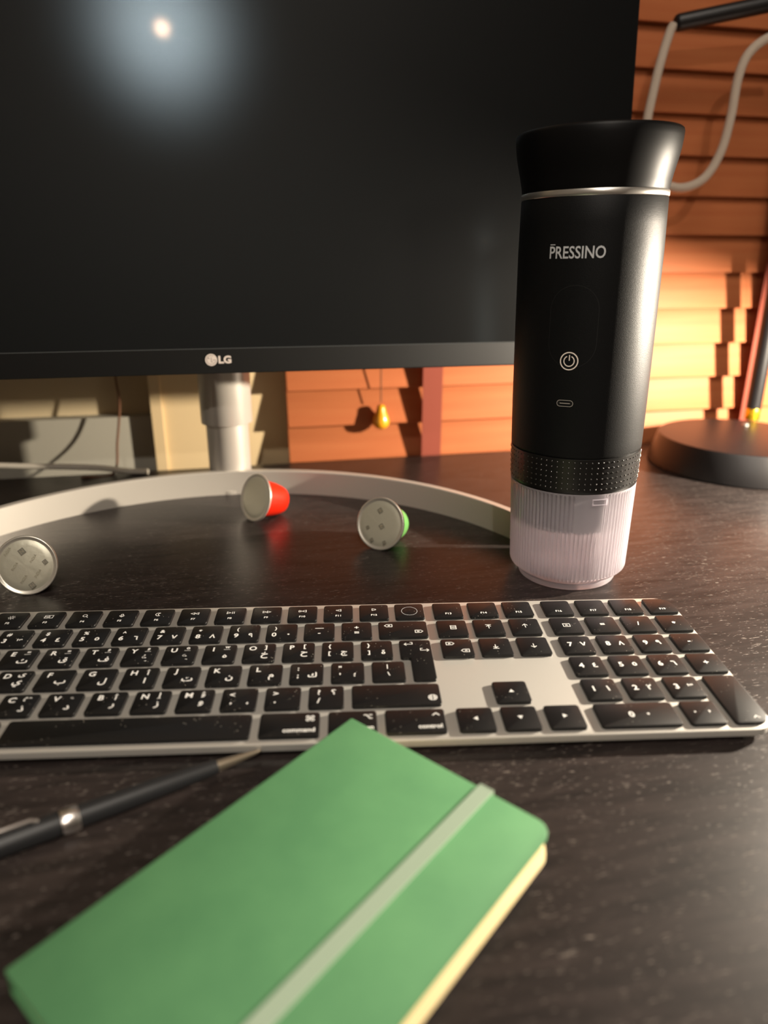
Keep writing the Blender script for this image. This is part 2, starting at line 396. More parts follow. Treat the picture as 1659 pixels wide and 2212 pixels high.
# ------------------------------------------------------------------ desk
desk = empty('desk', W(300, -375, -740), (0, 0, YAW), 'black-brown wooden desk under the keyboard and monitor', 'desk')
d = MB().prism(rrect(-900, 950, -375, 375, 4, 2), 710, 740, 1.2); d.build('desk_top', M['desk'], desk, 30)
for sx in (-870, 920):
    for ny in (-340, 340):
        k = MB().box(sx - 25, sx + 25, ny - 25, ny + 25, 0, 710); k.build('leg', M['desk'], desk, 0)
k = MB().box(-845, 895, 325, 345, 620, 710); k.build('apron', M['desk'], desk, 0)

# ------------------------------------------------------------------ keyboard
TILTK = 0.0412; PX = 19.05; PY = 17.995; G1 = 1.64; G2 = 4.28; KW = PX - 3.5; KH = PY - 2.9; KT = 1.5
kb = empty('keyboard', (0, 0, 12.0), (TILTK, 0, 0), 'silver aluminium full-size keyboard with black keys lying on the desk', 'keyboard')
outl = rrect(-3.2, 411.6, -107.9, 3.4, 9.5, 8)
MB().prism(outl, -KT - 3.7, -KT, 0.5, True).build('case', M['alu'], kb, 40)
# recessed wedge below the plate, resting on the desk
wv = []; 
for x in (4, 404):
    for (y, zt) in ((-101, -KT - 3.6), (-4, -KT - 3.6)):
        for bot in (0, 1):
            zb = (-12.0 - 0.0 - (y) * math.sin(TILTK)) / math.cos(TILTK)
            wv.append((x, y, zt if not bot else zb))
MB().add(wv, [(0, 1, 3, 2), (4, 6, 7, 5), (0, 4, 5, 1), (2, 3, 7, 6), (0, 2, 6, 4), (1, 5, 7, 3)]).build('underside', M['kb_under'], kb, 0)

def ux(u): return u * PX + (0 if u < 14.49 else G1 if u < 17.49 else G2)
_km = {}
def key(u, r, wu=1.0, hu=1.0, leg=None, rad=None, poly=None):
    x0 = ux(u); x1 = x0 + wu * PX - (PX - KW); y1 = -r * PY; y0 = y1 - hu * PY + (PY - KH)
    cx, cy = (x0 + x1) / 2, (y0 + y1) / 2; w_, h_ = x1 - x0, y1 - y0
    sig = (round(w_, 2), round(h_, 2), str(rad), bool(poly))
    if sig not in _km:
        pg = poly or rrect(-w_ / 2, w_ / 2, -h_ / 2, h_ / 2, rad or 1.5, 4)
        me = MB().prism(pg, -KT - 0.3, 0, 0.32).mesh('key', 25); me.materials.append(M['key']); _km[sig] = me
    o = put('key', _km[sig], kb, (cx, cy, 0))
    if leg:
        mb = MB()
        for it in leg:
            if it[0] == 't':
                _, s, fx, fy, sz = it[:5]; vs, fs, tw, th = text_geo(s, sz, 0.022)
                if not vs: continue
                al = it[5] if len(it) > 5 else 'c'
                ox = fx * w_ / 2 if abs(fx) < .99 else 0
                if al == 'l': ox = -w_ / 2 + fx + tw / 2
                if al == 'r': ox = w_ / 2 - fx - tw / 2
                mb.add([(x + ox, y + fy * h_ / 2, 0.05) for x, y in vs], fs)
            else:
                _, lines, ox, oy = it[:4]; strokes(mb, lines, it[4] if len(it) > 4 else 0.32, 0.05, ox, oy)
        if mb.v: mb.build('legend', M['legend'], o, 0)
    return o
T = lambda s, fx, fy, sz=4.6, al='c': ('t', s, fx, fy, sz, al)
def tri(x, y, w_, h_, d=1): return [(x - d * w_ / 2, y - h_ / 2), (x + d * w_ / 2, y), (x - d * w_ / 2, y + h_ / 2), (x - d * w_ / 2, y - h_ / 2)]
def sq(x0, x1, y0, y1): return [(x0, y0), (x1, y0), (x1, y1), (x0, y1), (x0, y0)]
DELL = [[(-2, 0), (-0.9, 1.15), (1.9, 1.15), (1.9, -1.15), (-0.9, -1.15), (-2, 0)], [(-0.2, .5), (.9, -.5)], [(-0.2, -.5), (.9, .5)]]
DELR = [[(-x, y) for x, y in l] for l in DELL]
RETL = [[(2, 1), (2, -.6), (-1.9, -.6)], [(-1, .4), (-2, -.6), (-1, -1.6)], [(2, 1), (1, 1)]]
RETR = [[(-2, 1), (-2, -.6), (1.9, -.6)], [(1, .4), (2, -.6), (1, -1.6)], [(-2, 1), (-1, 1)]]
ICON = {
 1: [arc(0, 0, .55, 0, 360, 10)] + [[(1.1 * math.cos(a * pi / 4), 1.1 * math.sin(a * pi / 4)), (1.35 * math.cos(a * pi / 4), 1.35 * math.sin(a * pi / 4))] for a in range(8)],
 2: [arc(0, 0, .8, 0, 360, 12)] + [[(1.3 * math.cos(a * pi / 4), 1.3 * math.sin(a * pi / 4)), (1.8 * math.cos(a * pi / 4), 1.8 * math.sin(a * pi / 4))] for a in range(8)],
 3: [sq(-2, 0, .2, 1.4), sq(-2, -.2, -1.3, -.1), sq(.5, 2.2, -1.3, 1.4)],
 4: [arc(-.3, .3, 1.1, 0, 360, 14), [(.5, -.5), (1.5, -1.5)]],
 5: [arc(0, .6, .55, 0, 180, 6) + arc(0, -.3, .55, 180, 360, 6) + [(.55, .6)], arc(0, -.3, 1.15, 180, 360, 8), [(0, -1.45), (0, -2)]],
 6: [arc(0, 0, 1.5, 60, 300, 12) + arc(1.1, .0, 1.3, 255, 105, 10)[0:] + [arc(0, 0, 1.5, 60, 300, 12)[0]]],
 7: [tri(-1.1, 0, 1.9, 1.8, -1), tri(1.1, 0, 1.9, 1.8, -1)],
 8: [tri(-1, 0, 2, 2), [(.8, -1), (.8, 1)], [(1.7, -1), (1.7, 1)]],
 9: [tri(-1.1, 0, 1.9, 1.8), tri(1.1, 0, 1.9, 1.8)],
 10: [[(1.9, -1), (1.9, 1), (.2, .4), (.2, -.4), (1.9, -1)], [(-.5, -.5), (-.5, .5)], [(-1.1, -.8), (-1.3, 0), (-1.1, .8)], [(-1.8, -1), (-2.1, 0), (-1.8, 1)]],
 11: [[(1.4, -1), (1.4, 1), (-.3, .4), (-.3, -.4), (1.4, -1)], [(-.9, -.4), (-1.1, 0), (-.9, .4)]],
 12: [[(-.9, -1), (-.9, 1), (1, .3), (1, -.3), (-.9, -1)]],
}
key(0, 0, 1.5, 1, [T('esc', 1.6, -.45, 2.6, 'l')], [1.5, 1.5, 5, 1.5])
for i in range(1, 13):
    key(0.5 + i, 0, 1, 1, [('s', ICON[i], 0, 2.3, .34), T('F%d' % i, 0, -.42, 2.3)])
tk = key(13.5, 0, 1, 1)
strokes(MB(), [arc(0, 0, 4.2, 0, 360, 28)], .22, 0.05).build('touch_sensor', M['print'], tk, 0)
SH = ['±', '!', '@', '#', '$', '%', '^', '&', '*', '(', ')', '—', '+']; NM = ['§', '1', '2', '3', '4', '5', '6', '7', '8', '9', '0', '-', '=']
AR = ['', '١', '٢', '٣', '٤', '٥', '٦', '٧', '٨', '٩', '٠', '', '']
for i in range(13):
    if i < 11: key(i, 1, 1, 1, [T(SH[i], 4.2 / 1 * 0 - .42, .42, 3.8), T(NM[i], -.48, -.30, 4.9)] + ([T(AR[i], .45, -.30, 4.9 if i != 10 else 6)] if AR[i] else []))
    else: key(i, 1, 1, 1, [T(SH[i], 0, .35, 4.2), T(NM[i], 0, -.28, 4.6)])
key(13, 1, 1.5, 1, [('s', DELL, -7.4, 3.6, .36), ('s', DELR, 8.0, -2.4, .36)])
def letter(u, r, a, b='', c='', dots=False):
    lg = [T(a, -.42, .48, 4.7)]
    if b: lg.append(T(b, .36, -.32, 5.2))
    if c: lg.append(T(c, .38, .52, 4.2))
    if dots: lg.append(('s', [[(x, 0), (x + .25, 0)] for x in (-1.4, -.8, -.2, .4, 1.0)], 3.2, 3.2, .3)); lg.append(T(dots, .42, .68, 3.2))
    key(u, r, 1, 1, lg)
key(0, 2, 1.5, 1, [T('tab', 1.6, -.5, 2.6, 'l')])
for i, (a, b, c, dd) in enumerate([('Q', 'ض', '', '='), ('W', 'ص', '', '='), ('E', 'ث', '', '='), ('R', 'ق', '', '='), ('T', 'ف', '', 'و'), ('Y', 'غ', '', 'و'), ('U', 'ع', '', 'o'), ('I', 'ه', '', 'w'), ('O', 'خ', ']', False), ('P', 'ح', '[', False)]):
    letter(1.5 + i, 2, a, b, c, dd)
key(11.5, 2, 1, 1, [T('{', -.5, .45, 4), T('[', -.5, -.35, 4), T('ج', .4, -.35, 4.8)])
key(12.5, 2, 1, 1, [T('}', -.5, .45, 4), T(']', -.5, -.35, 4), T('ة', .4, -.3, 4.8)])
# tall return key with its notch
w_, h_ = KW, PY + KH
pg = []
base = rrect(-w_ / 2, w_ / 2, -h_ / 2, h_ / 2, 1.5, 4)
nx = 0.25 * PX; yb = h_ / 2 - KH - 0.1
def corner(cx, cy, r, a0, a1, k=4): return [(cx + r * math.cos(math.radians(a0 + (a1 - a0) * i / k)), cy + r * math.sin(math.radians(a0 + (a1 - a0) * i / k))) for i in range(k + 1)]
pg = (corner(w_ / 2 - 1.5, -h_ / 2 + 1.5, 1.5, -90, 0) + corner(w_ / 2 - 1.5, h_ / 2 - 1.5, 1.5, 0, 90) + corner(-w_ / 2 + 1.5, h_ / 2 - 1.5, 1.5, 90, 180)
      + corner(-w_ / 2 + 1.5, yb + 1.5, 1.5, 180, 270) + corner(-w_ / 2 + nx - 1, yb - 1, 1, 90, 0) + corner(-w_ / 2 + nx + 1.5, -h_ / 2 + 1.5, 1.5, 180, 270))
key(13.5, 2, 1, 2, [('s', RETL, -3.3, 13.5, .36), ('s', RETR, 4.4, 8.0, .36)], poly=pg)
key(0, 3, 1.75, 1, [T('caps lock', 1.6, -.5, 2.6, 'l')])
for i, (a, b, c) in enumerate([('A', 'ش', ''), ('S', 'س', ''), ('D', 'ي', 'ى'), ('F', 'ب', ''), ('G', 'ل', ''), ('H', 'ا', 'أ'), ('J', 'ت', ''), ('K', 'ن', ''), ('L', 'م', '')]):
    letter(1.75 + i, 3, a, b, c)
key(10.75, 3, 1, 1, [T(':', -.5, .42, 4.6), T(';', -.5, -.35, 4.6), T('ك', .35, -.2, 5)])
key(11.75, 3, 1, 1, [T('"', -.45, .55, 4.6), T("'", -.45, -.2, 4.6), T('؛', .42, -.3, 4.6)])
key(12.75, 3, 1, 1, [T('|', -.05, .45, 3.6), T('\\', 0, -.3, 3.8)])
key(0, 4, 1.25, 1, [T('⇧', -.3, -.4, 4)])
key(1.25, 4, 1, 1, [T('~', -.4, .45, 4), T('`', -.4, -.3, 4)])
for i, (a, b, c) in enumerate([('Z', 'ظ', ''), ('X', 'ط', ''), ('C', 'ذ', 'ئ'), ('V', 'د', 'ء'), ('B', 'ر', 'أ'), ('N', 'ز', 'إ'), ('M', 'و', 'ؤ')]):
    letter(2.25 + i, 4, a, b, c)
key(9.25, 4, 1, 1, [T('<', -.42, .42, 4.4), T(',', -.42, -.4, 5), T('،', .5, -.4, 5)])
key(10.25, 4, 1, 1, [T('>', -.42, .42, 4.4), T('.', -.42, -.4, 5.5)])
key(11.25, 4, 1, 1, [T('?', -.42, .42, 4.6), T('/', -.42, -.35, 4.6), T('؟', .42, .42, 4.6)])
key(12.25, 4, 2.25, 1, [('s', [arc(0, 0, 1.8, 0, 360, 16), [(-1.8, 0), (1.8, 0)], arc(0, 0, .8, 90, 270, 8, 1.8), arc(0, 0, .8, -90, 90, 8, 1.8)], 16, -2.6, .45)])
CMD = [arc(-1, 1, .6, 0, 270, 8), arc(1, 1, .6, 180, -90, 8), arc(1, -1, .6, 90, -180, 8), arc(-1, -1, .6, 0, -270, 8), [(-.4, 1), (-.4, -1)], [(.4, 1), (.4, -1)], [(-1, .4), (1, .4)], [(-1, -.4), (1, -.4)]]
OPT = [[(-1.7, 1.1), (-.6, 1.1), (.7, -1.1), (1.7, -1.1)], [(.5, 1.1), (1.7, 1.1)]]
CTL = [[(-1.4, -.5), (0, .8), (1.4, -.5)]]
key(0, 5, 1, 1, [T('fn', .3, .4, 2.6)], [1.5, 1.5, 1.5, 5])
key(1, 5, 1.25, 1, [('s', CTL, 6.5, 3.6, .45), T('control', 1.5, -.5, 2.8, 'r')])
key(2.25, 5, 1.0, 1, [('s', OPT, 5.0, 3.6, .45), T('option', 1.5, -.5, 2.8, 'r')])
key(3.25, 5, 1.5, 1, [('s', CMD, 8.5, 3.6, .45), T('command', 1.6, -.5, 3.4, 'r')])
key(4.75, 5, 5.47, 1)
key(10.22, 5, 1.5, 1, [('s', CMD, 8.5, 3.6, .45), T('command', 1.8, -.48, 3.4, 'r')])
key(11.72, 5, 1.26, 1, [('s', OPT, 6.6, 3.6, .5), T('option', 1.5, -.48, 3.2, 'r')])
key(12.98, 5, 1.52, 1, [('s', CTL, 9.0, 3.8, .5), T('control', 1.8, -.48, 3.4, 'r')])
# navigation block
for i in range(3): key(14.5 + i, 0, 1, 1, [T('F%d' % (13 + i), 0, -.45, 2.4)])
UPA = [[(0, -1.7), (0, 1.5)], [(-1.3, .3), (0, 1.6), (1.3, .3)]]
DNA = [[(x, -y) for x, y in l] for l in UPA]
HOME = [[(-1.4, 1.7), (1.4, 1.7)], [(0, -1.7), (0, 1.2)], [(-1.1, .1), (0, 1.2), (1.1, .1)]]
END = [[(x, -y) for x, y in l] for l in HOME]
key(14.5, 1, 1, 1, [('s', [sq(-1.4, 1.4, -1.6, 1.6), [(-1.4, .5), (1.4, .5)], [(-1.4, -.5), (1.4, -.5)]], .6, .6, .34)])
key(15.5, 1, 1, 1, [('s', HOME, 0, .6, .36)]); key(16.5, 1, 1, 1, [('s', UPA, 0, .6, .36)])
key(14.5, 2, 1, 1, [('s', DELR, -3.2, 3.6, .36), ('s', DELL, 3.6, -2.8, .36)])
key(15.5, 2, 1, 1, [('s', END, 0, 0, .36)]); key(16.5, 2, 1, 1, [('s', DNA, 0, 0, .36)])
def arrow(u, r, ang):
    a = math.radians(ang); p = [(1.1, 0), (-.8, 1.2), (-.8, -1.2)]
    o = key(u, r)
    MB().add([(x * math.cos(a) - y * math.sin(a), x * math.sin(a) + y * math.cos(a) + .4, .05) for x, y in p], [(0, 1, 2)]).build('legend', M['legend'], o, 0)
arrow(15.5, 4, 90); arrow(14.5, 5, 180); arrow(15.5, 5, -90); arrow(16.5, 5, 0)
# number pad
for i in range(4): key(17.5 + i, 0, 1, 1, [T('F%d' % (16 + i), 0, -.45, 2.4)], [1.5, 7, 1.5, 1.5] if i == 3 else None)
key(17.5, 1, 1, 1, [('s', [sq(-1.7, 1.7, -1.4, 1.4), [(-.6, -.6), (.6, .6)], [(-.6, .6), (.6, -.6)]], 0, .2, .34)])
for i, s in enumerate(('=', '/', '*')): key(18.5 + i, 1, 1, 1, [T(s, 0, .05, 4.6)])
for r, row in ((2, (('7', '٧'), ('8', '٨'), ('9', '٩'), '-')), (3, (('4', '٤'), ('5', '٥'), ('6', '٦'), '+')), (4, (('1', '١'), ('2', '٢'), ('3', '٣')))):
    for i, s in enumerate(row):
        if isinstance(s, tuple): key(17.5 + i, r, 1, 1, [T(s[0], -.42, .05, 4.9), T(s[1], .42, .05, 4.9)])
        else: key(17.5 + i, r, 1, 1, [T(s, 0, .05, 4.8)])
key(17.5, 5, 2, 1, [T('0', -.14, 0, 4.8), T('٠', .28, 0, 6)])
key(19.5, 5, 1, 1, [T('.', -.4, .05, 5), T(',', .42, .05, 5)])
key(20.5, 4, 1, 2, [('s', [[(-1.2, -.6), (0, .7), (1.2, -.6)]], 2.6, -13, .45)], [6, 1.5, 1.5, 1.5])

# ------------------------------------------------------------------ portable espresso maker
em = empty('espresso_maker', (372.6, 65.0, 0.0), (0, math.radians(-1.25), 0), 'tall black portable espresso maker with ribbed clear cup standing behind the keyboard', 'coffee maker')
NR = 92
def ribs(r, z, a):
    if 7.5 < z < 62.5 and r > 34:
        am = (a - FRONT + pi) % (2 * pi) - pi
        k = 0.95
        if 40 < z and math.radians(14) < am < math.radians(40): k = 0.0
        return r - k * (1 - abs(math.sin(a * NR / 2)))
    return r
FRONT = math.radians(-117.5)
outer = [(0, 0), (27.5, 0), (29.6, 0.5), (30.1, 1.6), (29.9, 3.6), (29.0, 4.2), (29.4, 4.8), (32.6, 6.4), (35.4, 8.8), (35.8, 10)] + [(35.8 + 1.5 * t, 10 + 52 * t) for t in (.2, .4, .58, .6, .8, 1)] + [(37.4, 63.0), (37.3, 63.8)]
innr = [(34.9, 63.8), (34.0, 30), (33.4, 11), (31.5, 8.6), (0, 8.0)]
MB().lathe(outer + innr, NR * 8, rfun=ribs).build('clear_cup', M['clear'], em, 50)
MB().lathe([(0, 8.3), (27, 8.3), (27, 20), (24, 22.5), (0, 23.5)], 48).build('cup_bottom', M['clear_base'], em, 40)
MB().lathe([(0, 37.0), (29.0, 37.0), (31.0, 38.5), (32.0, 60), (33.4, 63), (33.4, 64), (0, 64)], 64).build('inner_chamber', M['inner'], em, 40)
# raised rectangular clip window on the cup
def oncyl(ang, r, z): return V((r * math.cos(ang), r * math.sin(ang), z))
def wrapm(mb, r, z0, ang0):
    """flat (x right, y up, z out) -> wrapped round the cylinder, centred on ang0"""
    rr = r if callable(r) else (lambda z: r)
    def f(p):
        a = ang0 + p.x / rr(z0 + p.y); return oncyl(a, rr(z0 + p.y) + p.z, z0 + p.y)
    return mb.map(f)
def rad(z):                      # outer radius of body with height
    P_ = [(64, 37.45), (85, 38.0), (112, 38.4), (155, 38.65), (193, 38.75), (220, 38.25)]
    for (a, b), (c, d_) in zip(P_, P_[1:]):
        if a <= z <= c: return b + (d_ - b) * (z - a) / (c - a)
    return P_[0][1] if z < 64 else P_[-1][1]
def rbar(mb, x0, x1, y0, y1, z0, z1, nx_=3):
    for i in range(nx_): mb.box(x0 + (x1 - x0) * i / nx_, x0 + (x1 - x0) * (i + 1) / nx_, y0, y1, z0, z1)
tb = MB(); rbar(tb, -4.5, 4.5, 1.3, 1.9, 0, .5); rbar(tb, -4.5, 4.5, -1.9, -1.3, 0, .5); rbar(tb, -4.5, -3.9, -1.3, 1.3, 0, .5, 1); rbar(tb, 3.9, 4.5, -1.3, 1.3, 0, .5, 1)
wrapm(tb, 37.3, 59.3, FRONT + math.radians(35)).build('clip_window', clear_plastic('clip_plastic', .6, .1), em, 0)
MB().lathe([(0, 64.0), (37.2, 64.0), (37.45, 64.3), (37.5, 66)] + [(rad(z), z) for z in (70, 75, 80, 84.6)] + [(37.5, 85.0), (0, 85.0)], 128).build('grip_band', M['band'], em, 40)
db = MB(); ND = 74
for row in range(6):
    z = 67.0 + row * 3.15
    for i in range(ND):
        a = 2 * pi * i / ND; r = rad(z); c = oncyl(a, r - .1, z); t1 = V((-math.sin(a), math.cos(a), 0)); t2 = V((0, 0, 1)); nn = V((math.cos(a), math.sin(a), 0))
        vs = [c + (t1 * math.cos(k * pi / 3) + t2 * math.sin(k * pi / 3)) * .62 for k in range(6)] + [c + (t1 * math.cos(k * pi / 3) + t2 * math.sin(k * pi / 3)) * .36 + nn * .38 for k in range(6)] + [c + nn * .48]
        db.add(vs, [(k, (k + 1) % 6, 6 + (k + 1) % 6, 6 + k) for k in range(6)] + [(6 + k, 6 + (k + 1) % 6, 12) for k in range(6)])
tag(db.build('grip_dots', M['dots'], em, 80), kind='stuff')
MB().lathe([(0, 85.0), (37.4, 85.0), (37.9, 85.5)] + [(rad(z) , z) for z in (86.5, 92, 100, 112, 125, 140, 155, 175, 193, 207, 219.2)] + [(37.9, 219.9), (0, 219.9)], 128).build('body', M['body'], em, 40)
MB().lathe([(0, 219.9), (38.2, 219.9), (38.5, 220.3), (38.5, 222.6), (38.2, 223.0), (0, 223.0)], 128).build('silver_ring', M['silver'], em, 40)
MB().lathe([(0, 223), (37.9, 223.0), (38.1, 223.6), (38.6, 227), (39.4, 231), (40.2, 234.5), (41.2, 239), (41.9, 243), (42.3, 247), (42.45, 250), (42.1, 251.2), (41.3, 251.8), (40.4, 251.4), (39.6, 249), (0, 248.5)], 128).build('lid', M['lidm'], em, 40)
MB().lathe([(0, 253.6), (8, 253.4), (12, 252.6), (36, 251.6), (38.5, 250.4), (39, 248), (0, 248)], 64).build('lid_insert', M['lidm'], em, 40)
def flat_text(s, size, bold=0):
    vs, fs, tw, th = text_geo(s, size, bold); mb = MB().add([(x, y, 0) for x, y in vs], fs); return mb, tw, th
LOGO_A = FRONT
tx, tw, th = flat_text('PRESSINO', 8.3, 0.012)
sx = 28.6 / tw; tx.map(lambda p: V((p.x * sx, p.y, .14)))
tx.box(-14.2, -11.4, th / 2 + .55, th / 2 + .95, .08, .14)
wrapm(tx, rad, 193.5, LOGO_A).build('logo', M['print'], em, 0)
pb = MB(); outl2 = rrect(-12.6, 12.6, -21, 21, 12.55, 14)
strokes(pb, [outl2 + [outl2[0]]], .28, .05)
wrapm(pb, rad, 156.5, FRONT + .02).build('button_outline', M['groove'], em, 0)
bt = MB(); strokes(bt, [arc(0, 0, 4.55, 0, 360, 40)], .62, .16); strokes(bt, [arc(0, 0, 2.7, 118, 422, 28)], .56, .16); strokes(bt, [[(0.1, .4), (0.1, 3.1)]], .56, .16)
wrapm(bt, rad, 139.0, FRONT).build('power_symbol', M['iconp'], em, 0)
up_ = MB(); o1 = rrect(-4.3, 4.3, -1.65, 1.65, 1.6, 6); up_.prism(o1, -.4, .06)
usb = wrapm(up_, rad, 116.2, FRONT - .02).build('charging_port', M['groove'], em, 0)
u2 = MB(); strokes(u2, [o1 + [o1[0]]], .3, .12); wrapm(u2, rad, 116.2, FRONT - .02).build('port_rim', M['port'], usb, 0)
u3 = MB(); u3.box(-2.8, 0, -.2, .25, .07, .13); u3.box(0, 2.8, -.2, .25, .07, .13); wrapm(u3, rad, 116.2, FRONT - .02).build('port_tongue', M['port'], usb, 0)

# ------------------------------------------------------------------ coffee capsules
def capsule(name, contact, ang, body_mat, label, D, marks, tiltx=0.0):
    """lies on its side: rim on the desk, lid facing away from direction ang (body points along ang)"""
    R_ = D / 2; h = 28.5; r2 = R_ * 0.50
    dip = math.asin((R_ * 0.985 - R_ * 0.62) / (h - 7))          # rests on rim and on the shoulder near the small end
    # local frame: +Z = body axis (away from lid). Place the rim's lowest point at contact.
    ax = V((math.cos(ang) * math.cos(dip), math.sin(ang) * math.cos(dip), -math.sin(dip)))
    side = V((-math.sin(ang), math.cos(ang), 0)); upv = ax.cross(side) * -1
    if upv.z < 0: upv = -upv
    sd = upv.cross(ax)
    mrot = Matrix((sd, upv, ax)).transposed()
    cpos = V((contact[0], contact[1], 0)) + upv * R_ 
    o = empty(name, cpos, mrot.to_euler(), label, 'coffee capsule', 'used coffee capsules lying on the desk')
    MB().lathe([(R_ * .83, 1.2), (R_ * .82, 2), (R_ * .80, 4), (R_ * .70, 16), (R_ * .62, h - 7), (R_ * .55, h - 4), (R_ * .42, h - 2), (R_ * .2, h - .6), (0, h - .6)], 48).build('cup', body_mat, o, 50)
    MB().lathe([(R_ * .83, 1.0), (R_ * .97, 1.0), (R_, .5), (R_, -.3), (R_ * .975, -.75), (R_ * .94, -.75), (R_ * .91, -.2), (R_ * .83, -.1)], 64, closed=True).build('rim', M['rim'], o, 50)
    # foil, slightly domed and dented
    prof = [(0, -1.3), (R_ * .2, -1.25), (R_ * .45, -1.0), (R_ * .65, -.8), (R_ * .80, -.55), (R_ * .86, -.1), (R_ * .92, -.05)]
    f = MB().lathe(prof, 64)
    f.v = [(x, y, z + .05 * math.sin(x * .9 + 1) * math.cos(y * 1.1) * (1 if math.hypot(x, y) < R_ * .7 else 0)) for x, y, z in f.v]
    fo = f.build('foil_lid', M['foil'], o, 60)
    em_ = MB(); dk = MB()
    for (kind, px, py, sz, rot) in marks:
        c_, s_ = math.cos(rot), math.sin(rot)
        tr_ = lambda x, y: (-(px + x * c_ - y * s_), py + x * s_ + y * c_)     # mirrored: lid is seen from -Z
        zz = -1.55
        if kind == 'N' or kind == 'd':
            q = sz / 2; k = len(dk.v)
            if kind == 'N': dk.add([(*tr_(x, y), zz) for x, y in ((-q, -q), (q, -q), (q, q), (-q, q))], [(0, 1, 2, 3)])
            else:
                s2 = MB(); strokes(s2, [[(-q, -q), (q, -q), (q, q), (-q, q), (-q, -q)]], .35, 0); dk.add([(*tr_(v[0], v[1]), zz) for v in s2.v], s2.f)
            t, tw_, th_ = flat_text('N', sz * .95, .03)
            em_.add([(*tr_(v[0], v[1]), zz - .05) for v in t.v], t.f)
        else:
            t, tw_, th_ = flat_text(kind, sz, -.01); em_.add([(*tr_(v[0], v[1]), zz + .02) for v in t.v], t.f)
    if dk.v: dk.build('lid_mark', M['foil_dark'], fo, 0)
    if em_.v: em_.build('lid_lettering', M['emb'], fo, 0)
    return o
a_l, a_g, a_r = math.radians(97), math.radians(58), math.radians(42)
capsule('coffee_capsule', (41.5, 45.0), a_l, M['navy'], 'used black coffee capsule, silver lid showing, at the left edge by the keyboard', 35.8,
        [('N', -1.5, 8.5, 3.6, .6), ('INDIA', 4.5, 4, 2.2, .95), ('INDIA', -6, 0, 2.2, .95), ('INDIA', 6.5, -5, 2.2, .95), ('INDIA', -1.5, -8.0, 2.2, .95), ('N', 11, 1.5, 2.6, .6), ('N', 3, -12.0, 3.2, .6), ('INDIA', -9.5, 9.0, 2.2, .95)])
capsule('coffee_capsule', (251.8, 104.0), a_g, M['green'], 'used green coffee capsule with silver foil lid, nearest the espresso maker', 36.6,
        [('d', -.8, 9, 3.0, .75), ('d', 2.0, -1.5, 3.0, .75), ('N', -8.5, -4, 2.2, .6), ('N', -4, -12, 2.4, .6), ('N', 6, -12.0, 2.4, .6)])
capsule('coffee_capsule', (158.6, 164.5), a_r, M['red'], 'used bright red coffee capsule lying within the monitor stand arc', 36.6, [])

# ------------------------------------------------------------------ monitor
P0 = V((142.70, 164.57, 111.80)); psi = 0.1466; tau = 0.085
mon = empty('monitor', (124, 236, 0), (0, 0, psi), 'large black flat monitor on a curved silver stand', 'monitor')
iy = Matrix.Rotation(-psi, 3, 'Z')
def toM(p): return iy @ (V(p) - V((124, 236, 0)))
p0l = toM(P0)
def scr(x, y, z):                 # x right from logo, y up screen, z out toward viewer -> monitor local
    return p0l + V((x, 0, 0)) + V((0, math.sin(tau), math.cos(tau))) * y + V((0, -math.cos(tau), math.sin(tau))) * z
hs = MB(); hs.prism(rrect(-305, 305, 0, 362, 1.2, 3), -9, 0, .5, True); hs.map(lambda p: scr(*p)); hs.build('housing', M['bezel'], mon, 30)
hb = MB(); hb.prism(rrect(-200, 200, 40, 300, 20, 4), -42, -9, 8, True); hb.map(lambda p: scr(*p)); hb.build('back_cover', M['bezel'], mon, 30)
sp = MB(); sp.box(-303.8, 303.8, 17.6, 360.8, -.5, .25); sp.map(lambda p: scr(*p)); sp.build('screen', M['screen'], mon, 0)
lp = MB(); lp.box(-303.8, 303.8, 17.0, 17.5, .0, .35); lp.map(lambda p: scr(*p)); lp.build('chin_strip', mat('dark_grey_strip', hx('3a3d3e'), .4), mon, 0)
lg = MB(); cir = arc(-5.3, 0, 4.15, 0, 360, 32)[:-1]; lg.add([(x, y, 0) for x, y in cir], [tuple(range(32))])
t, tw, th = flat_text('LG', 7.6, .045); t.map(lambda p: V((p.x * 8.9 / tw + 4.1, p.y * 5.4 / th, 0))); lg.add(t.v, t.f)
lg.map(lambda p: scr(p.x + 1.0, p.y + 9.6, .3)); lgo = lg.build('brand_logo', mat('pale_logo_print', hx('c9bdb4'), .4), mon, 0)
l2 = MB(); strokes(l2, [[(-5.2, 1.6), (-5.2, -1.5), (-4.2, -1.5)], arc(-5.3, 0, 3.1, 60, 350, 20), [(-2.3, -.1), (-4.0, -.1)]], .42, 0)
k_ = [(-7.0 + .55 * math.cos(a), 1.1 + .55 * math.sin(a), 0) for a in [i * pi / 4 for i in range(8)]]; l2.add(k_, [tuple(range(8))])
l2.map(lambda p: scr(p.x + 1.0, p.y + 9.6, .36)); l2.build('logo_mark', mat('logo_grey', hx('8a7f78'), .5), lgo, 0)
